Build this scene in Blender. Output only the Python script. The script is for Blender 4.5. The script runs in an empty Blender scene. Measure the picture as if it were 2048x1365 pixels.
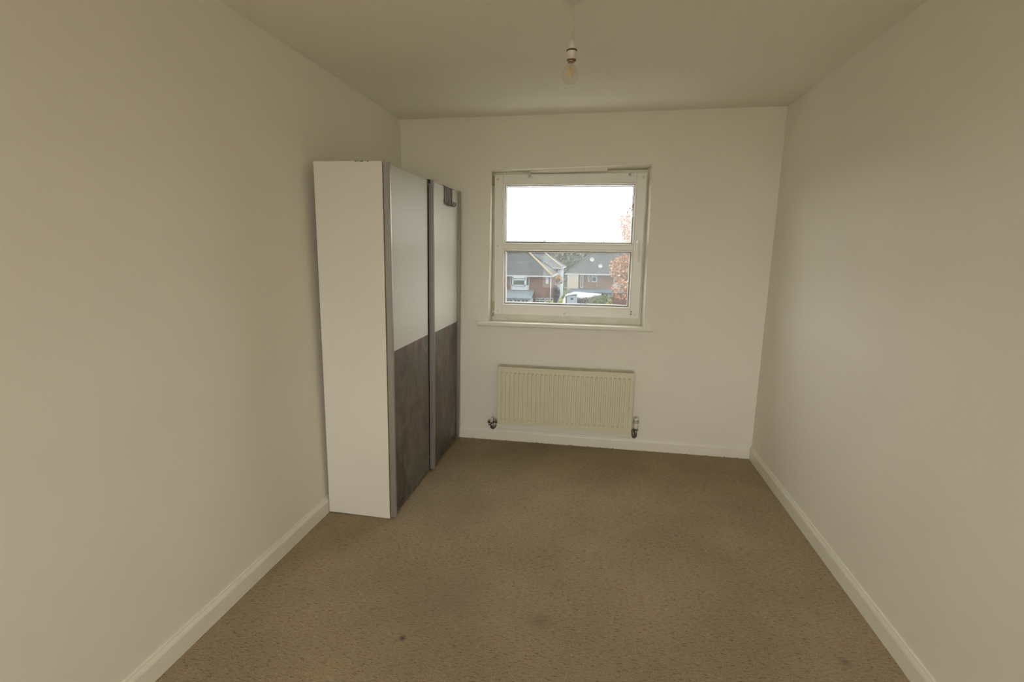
import bpy, bmesh, math, random
from mathutils import Vector, Matrix

random.seed(7)
sc = bpy.context.scene
COL = sc.collection
PI = math.pi

# ------------------------------------------------------------------ camera
F_PX, YAW, PITCH, ROLL = 978.656, 0.168918, 0.18425, 0.010479
CX, CY, CZ = 1.45774, -3.59990, 1.47705
W, H = 2.616, 2.400          # room width and height
REAR = -6.80                 # unseen wall behind the camera, set far back to even the fill light


def cam_axes():
    f = Vector((-math.sin(YAW) * math.cos(PITCH), math.cos(YAW) * math.cos(PITCH), -math.sin(PITCH)))
    r = Vector((math.cos(YAW), math.sin(YAW), 0))
    u = r.cross(f)
    return (math.cos(ROLL) * r + math.sin(ROLL) * u, -math.sin(ROLL) * r + math.cos(ROLL) * u, f)


AR, AU, AF = cam_axes()
cam = bpy.data.cameras.new('camera')
cam.sensor_width = 36
cam.lens = F_PX * 36 / 2048
cam.clip_start = 0.02
cam.clip_end = 1000
camo = bpy.data.objects.new('camera', cam)
COL.objects.link(camo)
camo.matrix_world = Matrix(((AR.x, AU.x, -AF.x, CX), (AR.y, AU.y, -AF.y, CY), (AR.z, AU.z, -AF.z, CZ), (0, 0, 0, 1)))
sc.camera = camo

# ------------------------------------------------------------------ sky, sun, exposure
SKY = 10.5
world = bpy.data.worlds.new('sky')
sc.world = world
world.use_nodes = True
bg = world.node_tree.nodes['Background']
bg.inputs[0].default_value = (1.0, 0.985, 0.955, 1)
bg.inputs[1].default_value = SKY
sun = bpy.data.lights.new('sun', 'SUN')
sun.energy = 4.0
sun.color = (1.0, 0.86, 0.66)
sun.angle = 0.02
suno = bpy.data.objects.new('sun', sun)
COL.objects.link(suno)
suno.rotation_euler = Vector((-1, 0.22, -0.5)).to_track_quat('-Z', 'Y').to_euler()
sc.view_settings.view_transform = 'Standard'
sc.view_settings.look = 'None'
sc.view_settings.gamma = 1
sc.view_settings.exposure = 0.0
sc.view_settings.use_curve_mapping = False
sc.cycles.max_bounces = 11
sc.cycles.diffuse_bounces = 7
sc.cycles.transparent_max_bounces = 16
sc.cycles.sample_clamp_indirect = 6


def portal(name, loc, direction, sx, sy):        # tells the sampler where the daylight comes in
    l = bpy.data.lights.new(name, 'AREA')
    l.shape = 'RECTANGLE'
    l.size, l.size_y = sx, sy
    l.cycles.is_portal = True
    o = bpy.data.objects.new(name, l)
    COL.objects.link(o)
    o.location = loc
    o.rotation_euler = Vector(direction).to_track_quat('-Z', 'Z').to_euler()


FILL_WIN = (0.25, 2.37, 0.62, 2.32)                # added opening behind the camera, lets fill daylight into the room
portal('window_daylight', (1.23, 0.13, 1.49), (0, -1, 0), 1.06, 1.04)
portal('fill_window_daylight', ((FILL_WIN[0] + FILL_WIN[1]) / 2, REAR - 0.12, (FILL_WIN[2] + FILL_WIN[3]) / 2), (0, 1, 0),
       FILL_WIN[1] - FILL_WIN[0], FILL_WIN[3] - FILL_WIN[2])


# ------------------------------------------------------------------ materials
def lin(c):
    return tuple((v / 12.92 if v <= 0.04045 else ((v + 0.055) / 1.055) ** 2.4) for v in c)


MATS = {}


def new_mat(name):
    m = bpy.data.materials.new(name)
    m.use_nodes = True
    MATS[name] = m
    return m, m.node_tree.nodes, m.node_tree.links, m.node_tree.nodes['Principled BSDF']


def mat(name, col, rough=0.5, metal=0.0, var=0.0, scale=20.0, bump=0.0, bscale=200.0, spec=0.5, stretch=None, emit=None):
    """procedural: colour varied by noise, optional noise bump"""
    m, N, L, P = new_mat(name)
    P.inputs['Roughness'].default_value = rough
    P.inputs['Metallic'].default_value = metal
    P.inputs['Specular IOR Level'].default_value = spec
    P.inputs['Base Color'].default_value = (*col, 1)
    tc = N.new('ShaderNodeTexCoord')
    src = tc.outputs['Object']
    if stretch:
        mp = N.new('ShaderNodeMapping')
        mp.inputs['Scale'].default_value = stretch
        L.new(src, mp.inputs[0])
        src = mp.outputs[0]
    if var:
        nz = N.new('ShaderNodeTexNoise')
        nz.inputs['Scale'].default_value = scale
        nz.inputs['Detail'].default_value = 6
        L.new(src, nz.inputs['Vector'])
        cr = N.new('ShaderNodeValToRGB')
        cr.color_ramp.elements[0].position = 0.3
        cr.color_ramp.elements[1].position = 0.7
        cr.color_ramp.elements[0].color = (*[v * (1 - var) for v in col], 1)
        cr.color_ramp.elements[1].color = (*[min(1, v * (1 + var)) for v in col], 1)
        L.new(nz.outputs['Fac'], cr.inputs[0])
        L.new(cr.outputs[0], P.inputs['Base Color'])
    if bump:
        nb = N.new('ShaderNodeTexNoise')
        nb.inputs['Scale'].default_value = bscale
        nb.inputs['Detail'].default_value = 3
        L.new(src, nb.inputs['Vector'])
        b = N.new('ShaderNodeBump')
        b.inputs['Strength'].default_value = bump
        b.inputs['Distance'].default_value = 0.002
        L.new(nb.outputs['Fac'], b.inputs['Height'])
        L.new(b.outputs[0], P.inputs['Normal'])
    return m


WALLC = (0.82, 0.787, 0.70)
mat('wall_paint', WALLC, 0.72, var=0.012, scale=3, bump=0.12, bscale=120, spec=0.25)
mat('ceiling_paint', (0.82, 0.785, 0.70), 0.85, var=0.012, scale=3, bump=0.1, bscale=150, spec=0.2)
mat('gloss_trim', (0.82, 0.79, 0.69), 0.35, var=0.015, scale=8, spec=0.4)
mat('upvc', (0.84, 0.83, 0.77), 0.32, var=0.02, scale=6, spec=0.45)
mat('upvc_grubby', (0.72, 0.69, 0.59), 0.45, var=0.08, scale=14)
mat('filler', (0.78, 0.75, 0.66), 0.85, var=0.05, scale=30, bump=0.4, bscale=60)
mat('yellowed_plastic', (0.55, 0.46, 0.24), 0.4, var=0.05)
mat('gasket', (0.02, 0.02, 0.018), 0.6)
mat('spacer', (0.85, 0.85, 0.82), 0.4)
mat('dark_hole', (0.015, 0.012, 0.01), 0.7)
mat('zinc', (0.42, 0.43, 0.42), 0.38, metal=0.85, var=0.1, scale=60)
mat('chrome', (0.40, 0.40, 0.38), 0.2, metal=1.0, var=0.15, scale=80)
mat('radiator_paint', (0.70, 0.665, 0.50), 0.38, var=0.015, scale=5, spec=0.4)
mat('trv_white', (0.74, 0.70, 0.60), 0.4, var=0.01)
mat('melamine', (0.73, 0.70, 0.625), 0.5, var=0.012, scale=4, spec=0.35)
mat('melamine_door', (0.60, 0.605, 0.555), 0.52, var=0.01, scale=4, spec=0.3)
mat('edge_strip', (0.70, 0.66, 0.50), 0.4, var=0.01)
mat('aluminium', (0.33, 0.315, 0.29), 0.42, metal=0.55, var=0.04, scale=4, stretch=(60, 60, 0.6))
mat('hook_metal', (0.13, 0.125, 0.125), 0.3, metal=0.7, var=0.1, scale=50)
mat('black_plastic', (0.02, 0.02, 0.02), 0.5)
mat('lamp_plastic', (0.72, 0.66, 0.60), 0.35, var=0.01)
mat('cord_white', (0.62, 0.55, 0.40), 0.6, var=0.03)
mat('ring_shadow_brown', (0.16, 0.125, 0.10), 0.5, var=0.05)  # brown that paints in shadow lines at the lampholder rings
mat('brass', (0.38, 0.27, 0.16), 0.35, metal=0.9, var=0.1)
mat('filament', (0.85, 0.58, 0.20), 0.5, var=0.05)

# concrete-look laminate of the wardrobe's lower doors
m, N, L, P = new_mat('slate_laminate')
tc = N.new('ShaderNodeTexCoord')
mp = N.new('ShaderNodeMapping')
mp.inputs['Scale'].default_value = (1, 1, 0.62)
mp.inputs['Rotation'].default_value = (0.5, 0, 0)
n1 = N.new('ShaderNodeTexNoise')
n1.inputs['Scale'].default_value = 6.5
n1.inputs['Detail'].default_value = 9
n1.inputs['Roughness'].default_value = 0.62
n1.inputs['Distortion'].default_value = 0.9
n2 = N.new('ShaderNodeTexNoise')
n2.inputs['Scale'].default_value = 3.0
n2.inputs['Detail'].default_value = 3
cr = N.new('ShaderNodeValToRGB')
cr.color_ramp.elements[0].position = 0.33
cr.color_ramp.elements[1].position = 0.72
cr.color_ramp.elements[0].color = (0.070, 0.062, 0.056, 1)
cr.color_ramp.elements[1].color = (0.215, 0.20, 0.18, 1)
mx = N.new('ShaderNodeMix')
mx.data_type = 'RGBA'
mx.blend_type = 'MULTIPLY'
cr2 = N.new('ShaderNodeValToRGB')
cr2.color_ramp.elements[0].position = 0.4
cr2.color_ramp.elements[1].position = 0.6
cr2.color_ramp.elements[0].color = (1.0, 0.84, 0.80, 1)
cr2.color_ramp.elements[1].color = (0.86, 0.95, 0.88, 1)
mx.inputs[0].default_value = 1
for a, b in ((tc.outputs['Object'], mp.inputs[0]), (mp.outputs[0], n1.inputs['Vector']), (tc.outputs['Object'], n2.inputs['Vector']),
             (n1.outputs['Fac'], cr.inputs[0]), (n2.outputs['Fac'], cr2.inputs[0]), (cr.outputs[0], mx.inputs[6]),
             (cr2.outputs[0], mx.inputs[7]), (mx.outputs[2], P.inputs['Base Color'])):
    L.new(a, b)
P.inputs['Roughness'].default_value = 0.42
P.inputs['Specular IOR Level'].default_value = 0.4

# carpet: looped pile with darker and rusty flecks, a few old stains
m, N, L, P = new_mat('carpet')
tc = N.new('ShaderNodeTexCoord')


def noise(scale, detail=2, rough=0.5, vec=None, sc3=None):
    n = N.new('ShaderNodeTexNoise')
    n.inputs['Scale'].default_value = scale
    n.inputs['Detail'].default_value = detail
    n.inputs['Roughness'].default_value = rough
    src = tc.outputs['Object']
    if sc3:
        q = N.new('ShaderNodeMapping')
        q.inputs['Scale'].default_value = sc3
        L.new(src, q.inputs[0])
        src = q.outputs[0]
    L.new(src, n.inputs['Vector'])
    return n.outputs['Fac']


def ramp(fac, stops):
    r = N.new('ShaderNodeValToRGB')
    e = r.color_ramp.elements
    while len(e) < len(stops):
        e.new(0.5)
    for k, (p_, c_) in enumerate(stops):
        e[k].position = p_
        e[k].color = (*c_, 1) if len(c_) == 3 else c_
    L.new(fac, r.inputs[0])
    return r.outputs[0]


def mixc(fac, a, b, mode='MIX'):
    x = N.new('ShaderNodeMix')
    x.data_type = 'RGBA'
    x.blend_type = mode
    if isinstance(fac, float):
        x.inputs[0].default_value = fac
    else:
        L.new(fac, x.inputs[0])
    for k, v in ((6, a), (7, b)):
        if isinstance(v, tuple):
            x.inputs[k].default_value = (*v, 1)
        else:
            L.new(v, x.inputs[k])
    return x.outputs[2]


BASE = (0.365, 0.295, 0.193)
base = ramp(noise(260, 3, 0.7, sc3=(0.75, 1.5, 1)), [(0.30, tuple(v * 0.68 for v in BASE)), (0.5, BASE), (0.72, tuple(v * 1.30 for v in BASE))])
fleck = ramp(noise(95, 4, 0.75, sc3=(0.38, 2.1, 1)), [(0.55, (0, 0, 0)), (0.63, (1, 1, 1))])
c1 = mixc(fleck, base, (0.165, 0.115, 0.07))
rust = ramp(noise(70, 3, 0.7, sc3=(0.5, 2.0, 1)), [(0.61, (0, 0, 0)), (0.68, (1, 1, 1))])
c2 = mixc(rust, c1, (0.28, 0.15, 0.08))
pale = ramp(noise(120, 3, 0.7, sc3=(0.4, 2.0, 1)), [(0.57, (0, 0, 0)), (0.65, (1, 1, 1))])
c3 = mixc(pale, c2, (0.48, 0.40, 0.29))
broad = ramp(noise(2.2, 4, 0.55), [(0.35, (0.90, 0.89, 0.88)), (0.65, (1.06, 1.05, 1.04))])
c4 = mixc(1.0, c3, broad, 'MULTIPLY')


def stain(x, y, r, col, strength, c_in):
    mpn = N.new('ShaderNodeMapping')
    mpn.inputs['Location'].default_value = (-x - r * 0.3, -y - r * 0.3, 0)
    wob = N.new('ShaderNodeTexNoise')
    wob.inputs['Scale'].default_value = 1.6 / r
    add = N.new('ShaderNodeVectorMath')
    add.operation = 'MULTIPLY_ADD'
    add.inputs[1].default_value = (r * 0.6, r * 0.6, 0)
    L.new(tc.outputs['Object'], mpn.inputs[0])
    L.new(tc.outputs['Object'], wob.inputs['Vector'])
    L.new(wob.outputs['Color'], add.inputs[0])
    L.new(mpn.outputs[0], add.inputs[2])
    ln = N.new('ShaderNodeVectorMath')
    ln.operation = 'LENGTH'
    L.new(add.outputs[0], ln.inputs[0])
    f = ramp(ln.outputs['Value'], [(0.0, (strength,) * 3), (r, (0, 0, 0))])
    return mixc(f, c_in, col)


c5 = stain(0.874, -1.815, 0.30, (0.24, 0.185, 0.135), 0.45, c4)
c5 = stain(0.75, -1.09, 0.26, (0.26, 0.20, 0.16), 0.45, c5)
c5 = stain(1.289, -1.864, 0.06, (0.2, 0.14, 0.10), 0.5, c5)
c5 = stain(2.415, -1.861, 0.028, (0.13, 0.125, 0.13), 0.7, c5)
c5 = stain(0.777, -2.048, 0.02, (0.05, 0.045, 0.04), 0.9, c5)
L.new(c5, P.inputs['Base Color'])
P.inputs['Roughness'].default_value = 0.95
P.inputs['Specular IOR Level'].default_value = 0.1
bn = N.new('ShaderNodeBump')
bn.inputs['Strength'].default_value = 0.8
bn.inputs['Distance'].default_value = 0.004
L.new(noise(210, 2, 0.6, sc3=(0.75, 1.4, 1)), bn.inputs['Height'])
L.new(bn.outputs[0], P.inputs['Normal'])


def glass_mat(name, film, tint=(1, 1, 1), smear=True):
    """thin window pane: clear, reflecting, with a film of dirt that catches the daylight"""
    m = bpy.data.materials.new(name)
    m.use_nodes = True
    MATS[name] = m
    N, L = m.node_tree.nodes, m.node_tree.links
    N.clear()
    out = N.new('ShaderNodeOutputMaterial')
    tr = N.new('ShaderNodeBsdfTransparent')
    tr.inputs[0].default_value = (*tint, 1)
    gl = N.new('ShaderNodeBsdfGlossy')
    gl.inputs['Roughness'].default_value = 0.02
    lw = N.new('ShaderNodeLayerWeight')
    lw.inputs[0].default_value = 0.5
    pw = N.new('ShaderNodeMath')
    pw.operation = 'POWER'
    pw.inputs[1].default_value = 4.0
    ma = N.new('ShaderNodeMath')
    ma.operation = 'MULTIPLY_ADD'
    ma.inputs[1].default_value = 0.5
    ma.inputs[2].default_value = 0.035
    L.new(lw.outputs['Facing'], pw.inputs[0])
    L.new(pw.outputs[0], ma.inputs[0])
    m1 = N.new('ShaderNodeMixShader')
    L.new(ma.outputs[0], m1.inputs[0])
    L.new(tr.outputs[0], m1.inputs[1])
    L.new(gl.outputs[0], m1.inputs[2])
    last = m1.outputs[0]
    if film:
        tl = N.new('ShaderNodeBsdfTranslucent')
        tl.inputs[0].default_value = (0.84, 0.95, 1.0, 1)
        m2 = N.new('ShaderNodeMixShader')
        tcn = N.new('ShaderNodeTexCoord')
        mpn = N.new('ShaderNodeMapping')
        mpn.inputs['Scale'].default_value = (3, 3, 14)
        mpn.inputs['Rotation'].default_value = (0, 0.25, 0)
        nz = N.new('ShaderNodeTexNoise')
        nz.inputs['Scale'].default_value = 4
        nz.inputs['Detail'].default_value = 8
        nz.inputs['Roughness'].default_value = 0.7
        mr = N.new('ShaderNodeMapRange')
        mr.inputs[1].default_value = 0.3
        mr.inputs[2].default_value = 0.75
        mr.inputs[3].default_value = film * 0.55
        mr.inputs[4].default_value = film * 1.6
        L.new(tcn.outputs['Object'], mpn.inputs[0])
        L.new(mpn.outputs[0], nz.inputs['Vector'])
        L.new(nz.outputs['Fac'], mr.inputs[0])
        L.new(mr.outputs[0], m2.inputs[0])
        L.new(last, m2.inputs[1])
        L.new(tl.outputs[0], m2.inputs[2])
        last = m2.outputs[0]
    L.new(last, out.inputs[0])
    return m


glass_mat('pane_dirty', 0.0145, (0.81, 0.815, 0.815))
glass_mat('pane_clear', 0.0)
glass_mat('bulb_glass', 0.0, (0.97, 0.96, 0.93))

# outdoors
mat('brick', (0.052, 0.028, 0.021), 0.85, var=0.18, scale=2.0, bump=0, spec=0.06)
mat('roof_tile', (0.020, 0.022, 0.024), 0.8, var=0.2, scale=1.2, stretch=(1, 1, 6), spec=0.06)
mat('roof_tile_light', (0.032, 0.038, 0.043), 0.8, var=0.25, scale=1.2, stretch=(1, 1, 6), spec=0.06)
mat('render_cream', (0.145, 0.14, 0.115), 0.8, var=0.06, spec=0.06)
mat('render_white', (0.125, 0.14, 0.155), 0.8, var=0.06, spec=0.06)
mat('white_upvc_far', (0.135, 0.15, 0.165), 0.6, var=0.04, spec=0.06)
mat('hip_cream', (0.11, 0.092, 0.062), 0.7, var=0.04, spec=0.06)
mat('window_dark', (0.02, 0.024, 0.022), 0.15, var=0.3, scale=1.5, spec=0.06)
mat('leanto_tile', (0.042, 0.053, 0.062), 0.6, var=0.2, scale=1.5, spec=0.06)
mat('flat_roof_pale', (0.15, 0.165, 0.18), 0.7, var=0.06, spec=0.06)
mat('garage_wall', (0.05, 0.043, 0.038), 0.85, var=0.2, spec=0.06)
mat('shed_blue', (0.10, 0.12, 0.145), 0.7, var=0.08, spec=0.06)
mat('dish_white', (0.15, 0.16, 0.165), 0.5, var=0.05, spec=0.06)
mat('paving', (0.27, 0.265, 0.235), 0.95, var=0.15, scale=0.4, spec=0.06)
mat('lawn', (0.032, 0.042, 0.020), 0.95, var=0.3, scale=0.4, spec=0.06)
mat('bark', (0.035, 0.028, 0.023), 0.9, var=0.3, scale=3, spec=0.06)


def leaf_mat(name, cols):
    m, N, L, P = new_mat(name)
    g = N.new('ShaderNodeNewGeometry')
    r = N.new('ShaderNodeValToRGB')
    e = r.color_ramp.elements
    while len(e) < len(cols):
        e.new(0.5)
    for k, c in enumerate(cols):
        e[k].position = k / (len(cols) - 1)
        e[k].color = (*c, 1)
    L.new(g.outputs['Random Per Island'], r.inputs[0])
    L.new(r.outputs[0], P.inputs['Base Color'])
    P.inputs['Roughness'].default_value = 0.7
    P.inputs['Specular IOR Level'].default_value = 0.08
    return m


leaf_mat('leaf_orange', [(0.15, 0.05, 0.018), (0.21, 0.09, 0.035), (0.18, 0.07, 0.025), (0.30, 0.20, 0.13), (0.09, 0.04, 0.025)])
leaf_mat('leaf_amber', [(0.20, 0.085, 0.018), (0.25, 0.13, 0.03), (0.16, 0.07, 0.02)])
leaf_mat('leaf_green', [(0.045, 0.06, 0.02), (0.075, 0.095, 0.04), (0.035, 0.045, 0.025)])
leaf_mat('leaf_dark', [(0.02, 0.025, 0.022), (0.04, 0.045, 0.036), (0.065, 0.065, 0.06)])
leaf_mat('leaf_yellow', [(0.13, 0.14, 0.035), (0.18, 0.17, 0.065), (0.085, 0.10, 0.035)])
leaf_mat('leaf_far', [(0.045, 0.053, 0.042), (0.06, 0.064, 0.047), (0.037, 0.045, 0.042)])


# ------------------------------------------------------------------ builders
class MB:
    def __init__(self):
        self.v, self.f, self.s = [], [], []

    def face(self, pts, smooth=False):
        n = len(self.v)
        self.v += [tuple(p) for p in pts]
        self.f.append(tuple(range(n, n + len(pts))))
        self.s.append(smooth)

    def mesh(self, vs, fs, smooth=False):
        n = len(self.v)
        self.v += [tuple(p) for p in vs]
        for f in fs:
            self.f.append(tuple(i + n for i in f))
            self.s.append(smooth)
        return self

    def box(self, x0, x1, y0, y1, z0, z1, bev=0.0):
        bm = bmesh.new()
        bmesh.ops.create_cube(bm, size=1)
        for v in bm.verts:
            v.co = Vector(((x0 + x1) / 2 + v.co.x * (x1 - x0), (y0 + y1) / 2 + v.co.y * (y1 - y0), (z0 + z1) / 2 + v.co.z * (z1 - z0)))
        if bev:
            bmesh.ops.bevel(bm, geom=list(bm.edges), offset=bev, segments=2, affect='EDGES', profile=0.5)
        bm.verts.index_update()
        self.mesh([v.co for v in bm.verts], [[v.index for v in f.verts] for f in bm.faces])
        bm.free()
        return self

    def prism(self, poly, axis, a0, a1):
        """extrude a 2D polygon along an axis; poly in the other two axes' order"""
        def p3(p, a):
            if axis == 'x':
                return (a, p[0], p[1])
            if axis == 'y':
                return (p[0], a, p[1])
            return (p[0], p[1], a)
        n = len(poly)
        vs = [p3(p, a0) for p in poly] + [p3(p, a1) for p in poly]
        fs = [tuple(range(n)), tuple(range(2 * n - 1, n - 1, -1))]
        fs += [(i, (i + 1) % n, n + (i + 1) % n, n + i) for i in range(n)]
        return self.mesh(vs, fs)

    def lathe(self, prof, origin=(0, 0, 0), axis=(0, 0, 1), seg=24, smooth=True):
        q = Vector((0, 0, 1)).rotation_difference(Vector(axis))
        o = Vector(origin)
        vs, fs = [], []
        for r, z in prof:
            for k in range(seg):
                a = 2 * PI * k / seg
                vs.append(o + q @ Vector((max(r, 1e-5) * math.cos(a), max(r, 1e-5) * math.sin(a), z)))
        for i in range(len(prof) - 1):
            for k in range(seg):
                k2 = (k + 1) % seg
                fs.append((i * seg + k, i * seg + k2, (i + 1) * seg + k2, (i + 1) * seg + k))
        fs.append(tuple(range(seg - 1, -1, -1)))
        fs.append(tuple((len(prof) - 1) * seg + k for k in range(seg)))
        return self.mesh(vs, fs, smooth)

    def cyl(self, p0, p1, r, seg=16):
        d = Vector(p1) - Vector(p0)
        return self.lathe([(r, 0), (r, d.length)], p0, d.normalized(), seg)

    def tube(self, pts, r, seg=10):
        pts = [Vector(p) for p in pts]
        vs, fs = [], []
        for i, p in enumerate(pts):
            t = (pts[min(i + 1, len(pts) - 1)] - pts[max(i - 1, 0)]).normalized()
            a = t.orthogonal().normalized() if i == 0 else (a - t * a.dot(t)).normalized()
            b = t.cross(a)
            rr = r[i] if isinstance(r, (list, tuple)) else r
            for k in range(seg):
                g = 2 * PI * k / seg
                vs.append(p + rr * (math.cos(g) * a + math.sin(g) * b))
        for i in range(len(pts) - 1):
            for k in range(seg):
                fs.append((i * seg + k, i * seg + (k + 1) % seg, (i + 1) * seg + (k + 1) % seg, (i + 1) * seg + k))
        fs.append(tuple(range(seg - 1, -1, -1)))
        fs.append(tuple((len(pts) - 1) * seg + k for k in range(seg)))
        return self.mesh(vs, fs, True)

    def build(self, name, material, parent=None, loc=None, bevel=0.0, fix=True):
        me = bpy.data.meshes.new(name)
        me.from_pydata([Vector(v) for v in self.v], [], self.f)
        for p, s in zip(me.polygons, self.s):
            p.use_smooth = s
        if fix:
            bm = bmesh.new()
            bm.from_mesh(me)
            bmesh.ops.recalc_face_normals(bm, faces=bm.faces)
            bm.to_mesh(me)
            bm.free()
        me.materials.append(MATS[material])
        o = bpy.data.objects.new(name, me)
        COL.objects.link(o)
        if parent:
            o.parent = parent
        if loc:
            o.location = loc
        if bevel:
            b = o.modifiers.new('bevel', 'BEVEL')
            b.width = bevel
            b.segments = 2
            b.limit_method = 'ANGLE'
        return o


def tag(o, label=None, cat=None, group=None, kind=None):
    for k, v in (('label', label), ('category', cat), ('group', group), ('kind', kind)):
        if v:
            o[k] = v
    return o


def empty(name, loc=(0, 0, 0)):
    o = bpy.data.objects.new(name, None)
    COL.objects.link(o)
    o.location = loc
    return o


def struct(o, label=None):
    return tag(o, label, None, None, 'structure')


def ring(mb, ra, rb, ya, yb):
    """band of four quads between rectangle ra at depth ya and rb at yb (x0,x1,z0,z1)"""
    def c(r, y):
        return [(r[0], y, r[2]), (r[1], y, r[2]), (r[1], y, r[3]), (r[0], y, r[3])]
    A, Bq = c(ra, ya), c(rb, yb)
    for i in range(4):
        j = (i + 1) % 4
        mb.face([A[i], A[j], Bq[j], Bq[i]])


def quadring(mb, A, Bq):
    for i in range(4):
        j = (i + 1) % 4
        mb.face([A[i], A[j], Bq[j], Bq[i]])


# ------------------------------------------------------------------ room shell
T = 0.25
struct(MB().box(-T, W + T, REAR - T, T, -0.2, 0.0).build('floor', 'carpet'), 'beige flecked loop pile carpet with faint stains')
struct(MB().box(-T, W + T, REAR - T, 0.0, H, H + 0.2).build('ceiling', 'ceiling_paint'), 'plain cream painted ceiling')
struct(MB().box(-T, 0, REAR - T, 0.0, 0, H).build('wall_left', 'wall_paint'), 'plain magnolia wall behind the wardrobe')
struct(MB().box(W, W + T, REAR - T, 0.0, 0, H).build('wall_right', 'wall_paint'), 'bare magnolia wall opposite the wardrobe')

# wall with the window: opening with slightly uneven plaster reveals
mb = MB()
o0 = [(-T, 0, 0), (W + T, 0, 0), (W + T, 0, H + 0.2), (-T, 0, H + 0.2)]
o1 = [(0.657, 0, 0.925), (1.806, 0, 0.925), (1.800, 0, 2.062), (0.682, 0, 2.038)]
o2 = [(0.666, 0.095, 0.925), (1.788, 0.095, 0.925), (1.783, 0.095, 2.046), (0.670, 0.095, 2.032)]
o3 = [(0.666, T + 0.02, 0.90), (1.788, T + 0.02, 0.90), (1.783, T + 0.02, 2.046), (0.670, T + 0.02, 2.032)]
o4 = [(-T, T + 0.02, 0), (W + T, T + 0.02, 0), (W + T, T + 0.02, H + 0.2), (-T, T + 0.02, H + 0.2)]
for A, Bq in ((o0, o1), (o1, o2), (o2, o3), (o3, o4), (o4, o0)):
    quadring(mb, A, Bq)
wb = struct(mb.build('wall_back', 'wall_paint'), 'magnolia wall with the window and the radiator')

# wall behind the camera, with a window added for fill light
x0, x1, z0, z1 = FILL_WIN
mb = MB()
RB = REAR - T
o0 = [(0, REAR, 0), (W, REAR, 0), (W, REAR, H), (0, REAR, H)]
o1 = [(x0, REAR, z0), (x1, REAR, z0), (x1, REAR, z1), (x0, REAR, z1)]
quadring(mb, o0, o1)
quadring(mb, o1, [(a, RB, c) for a, b, c in o1])
quadring(mb, [(a, RB, c) for a, b, c in o1], [(a, RB, c) for a, b, c in o0])
quadring(mb, [(a, RB, c) for a, b, c in o0], o0)
struct(mb.build('wall_front', 'wall_paint'), 'magnolia wall facing the window wall')
w2 = struct(empty('fill_window', ((x0 + x1) / 2, RB + 0.1, z0)), 'wide white framed window added in the unseen wall behind for fill light')
mb = MB()
for a in ((x0, x0 + 0.06, z0, z1), (x1 - 0.06, x1, z0, z1), (x0, x1, z0, z0 + 0.06), (x0, x1, z1 - 0.06, z1)):
    mb.box(a[0], a[1], RB + 0.08, RB + 0.14, a[2], a[3])
f2 = mb.build('frame', 'upvc', w2)
p2 = MB().box(x0 + 0.05, x1 - 0.05, RB + 0.105, RB + 0.111, z0 + 0.05, z1 - 0.05).build('pane', 'pane_clear', w2)
for o in (f2, p2):
    o.matrix_parent_inverse = Matrix.Translation(-Vector(w2.location))

# baseboards, rounded along the top
SB = [(0, 0), (0.015, 0), (0.015, 0.066), (0.0142, 0.070), (0.0115, 0.077), (0.0075, 0.084), (0.0065, 0.090), (0.0045, 0.092), (0, 0.092)]
mb = MB().prism([(p[0], p[1]) for p in SB], 'y', REAR, 0)
struct(mb.build('baseboard_left', 'gloss_trim'), 'cream painted skirting board under the wardrobe wall')
mb = MB().prism([(W - p[0], p[1]) for p in SB], 'y', REAR, 0)
struct(mb.build('baseboard_right', 'gloss_trim'), 'cream painted skirting board along the bare wall')
mb = MB().prism([(-p[0], p[1]) for p in SB], 'x', 0.015, W - 0.015)
struct(mb.build('baseboard_back', 'gloss_trim'), 'cream painted skirting board below the radiator')
mb = MB().prism([(REAR + p[0], p[1]) for p in SB], 'x', 0.015, W - 0.015)
struct(mb.build('baseboard_front', 'gloss_trim'), 'cream painted skirting board behind the viewpoint')

# carpet tufts frayed along the back skirting
mb = MB()
for k in range(150):
    x = random.uniform(0.5, W - 0.05)
    if 0.95 < x < 1.6 and random.random() < 0.5 or random.random() < 0.35:
        s = random.uniform(0.003, 0.007)
        y = -0.0155 - random.uniform(0.0, 0.004)
        mb.lathe([(s * 0.7, 0), (s * 0.8, s * 0.6), (s * 0.25, s * 1.3)], (x, y - s, 0), (0, 0, 1), 5)
tufts = mb.build('frayed_carpet_edge', 'carpet')
tag(tufts, 'frayed carpet tufts along the skirting below the radiator', 'carpet edge', None, 'stuff')

# ------------------------------------------------------------------ window_1
w1 = struct(empty('window_1'), 'white tilt and turn window with two panes and a handle')
FR = (0.660, 1.792, 0.936, 2.040)
mb = MB()
y0, y1 = 0.093, 0.165
fw = 0.055
for a in ((FR[0], FR[0] + fw, FR[2], FR[3]), (FR[1] - fw, FR[1], FR[2], FR[3]), (FR[0] + fw, FR[1] - fw, FR[2], FR[2] + fw + 0.015), (FR[0] + fw, FR[1] - fw, FR[3] - fw, FR[3])):
    mb.box(a[0], a[1], y0, y1, a[2], a[3])
mb.build('frame', 'upvc_grubby', w1)
SX0, SX1, SZ0, SZ1 = 0.690, 1.774, 0.990, 2.0155
GX0, GX1 = 0.772, 1.691
G = ((1.535, 1.935), (1.077, 1.466))
YS, YG = 0.070, 0.086
bd = 0.017
mb = MB()
for a in ((SX0, GX0 - bd, SZ0, SZ1), (GX1 + bd, SX1, SZ0, SZ1), (GX0 - bd, GX1 + bd, SZ0, G[1][0] - bd), (GX0 - bd, GX1 + bd, G[0][1] + bd, SZ1),
          (GX0 - bd, GX1 + bd, G[1][1] + bd, G[0][0] - bd)):
    mb.box(a[0], a[1], YS, 0.120, a[2], a[3])
sash = mb.build('sash', 'upvc', w1, bevel=0.0025)
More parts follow.
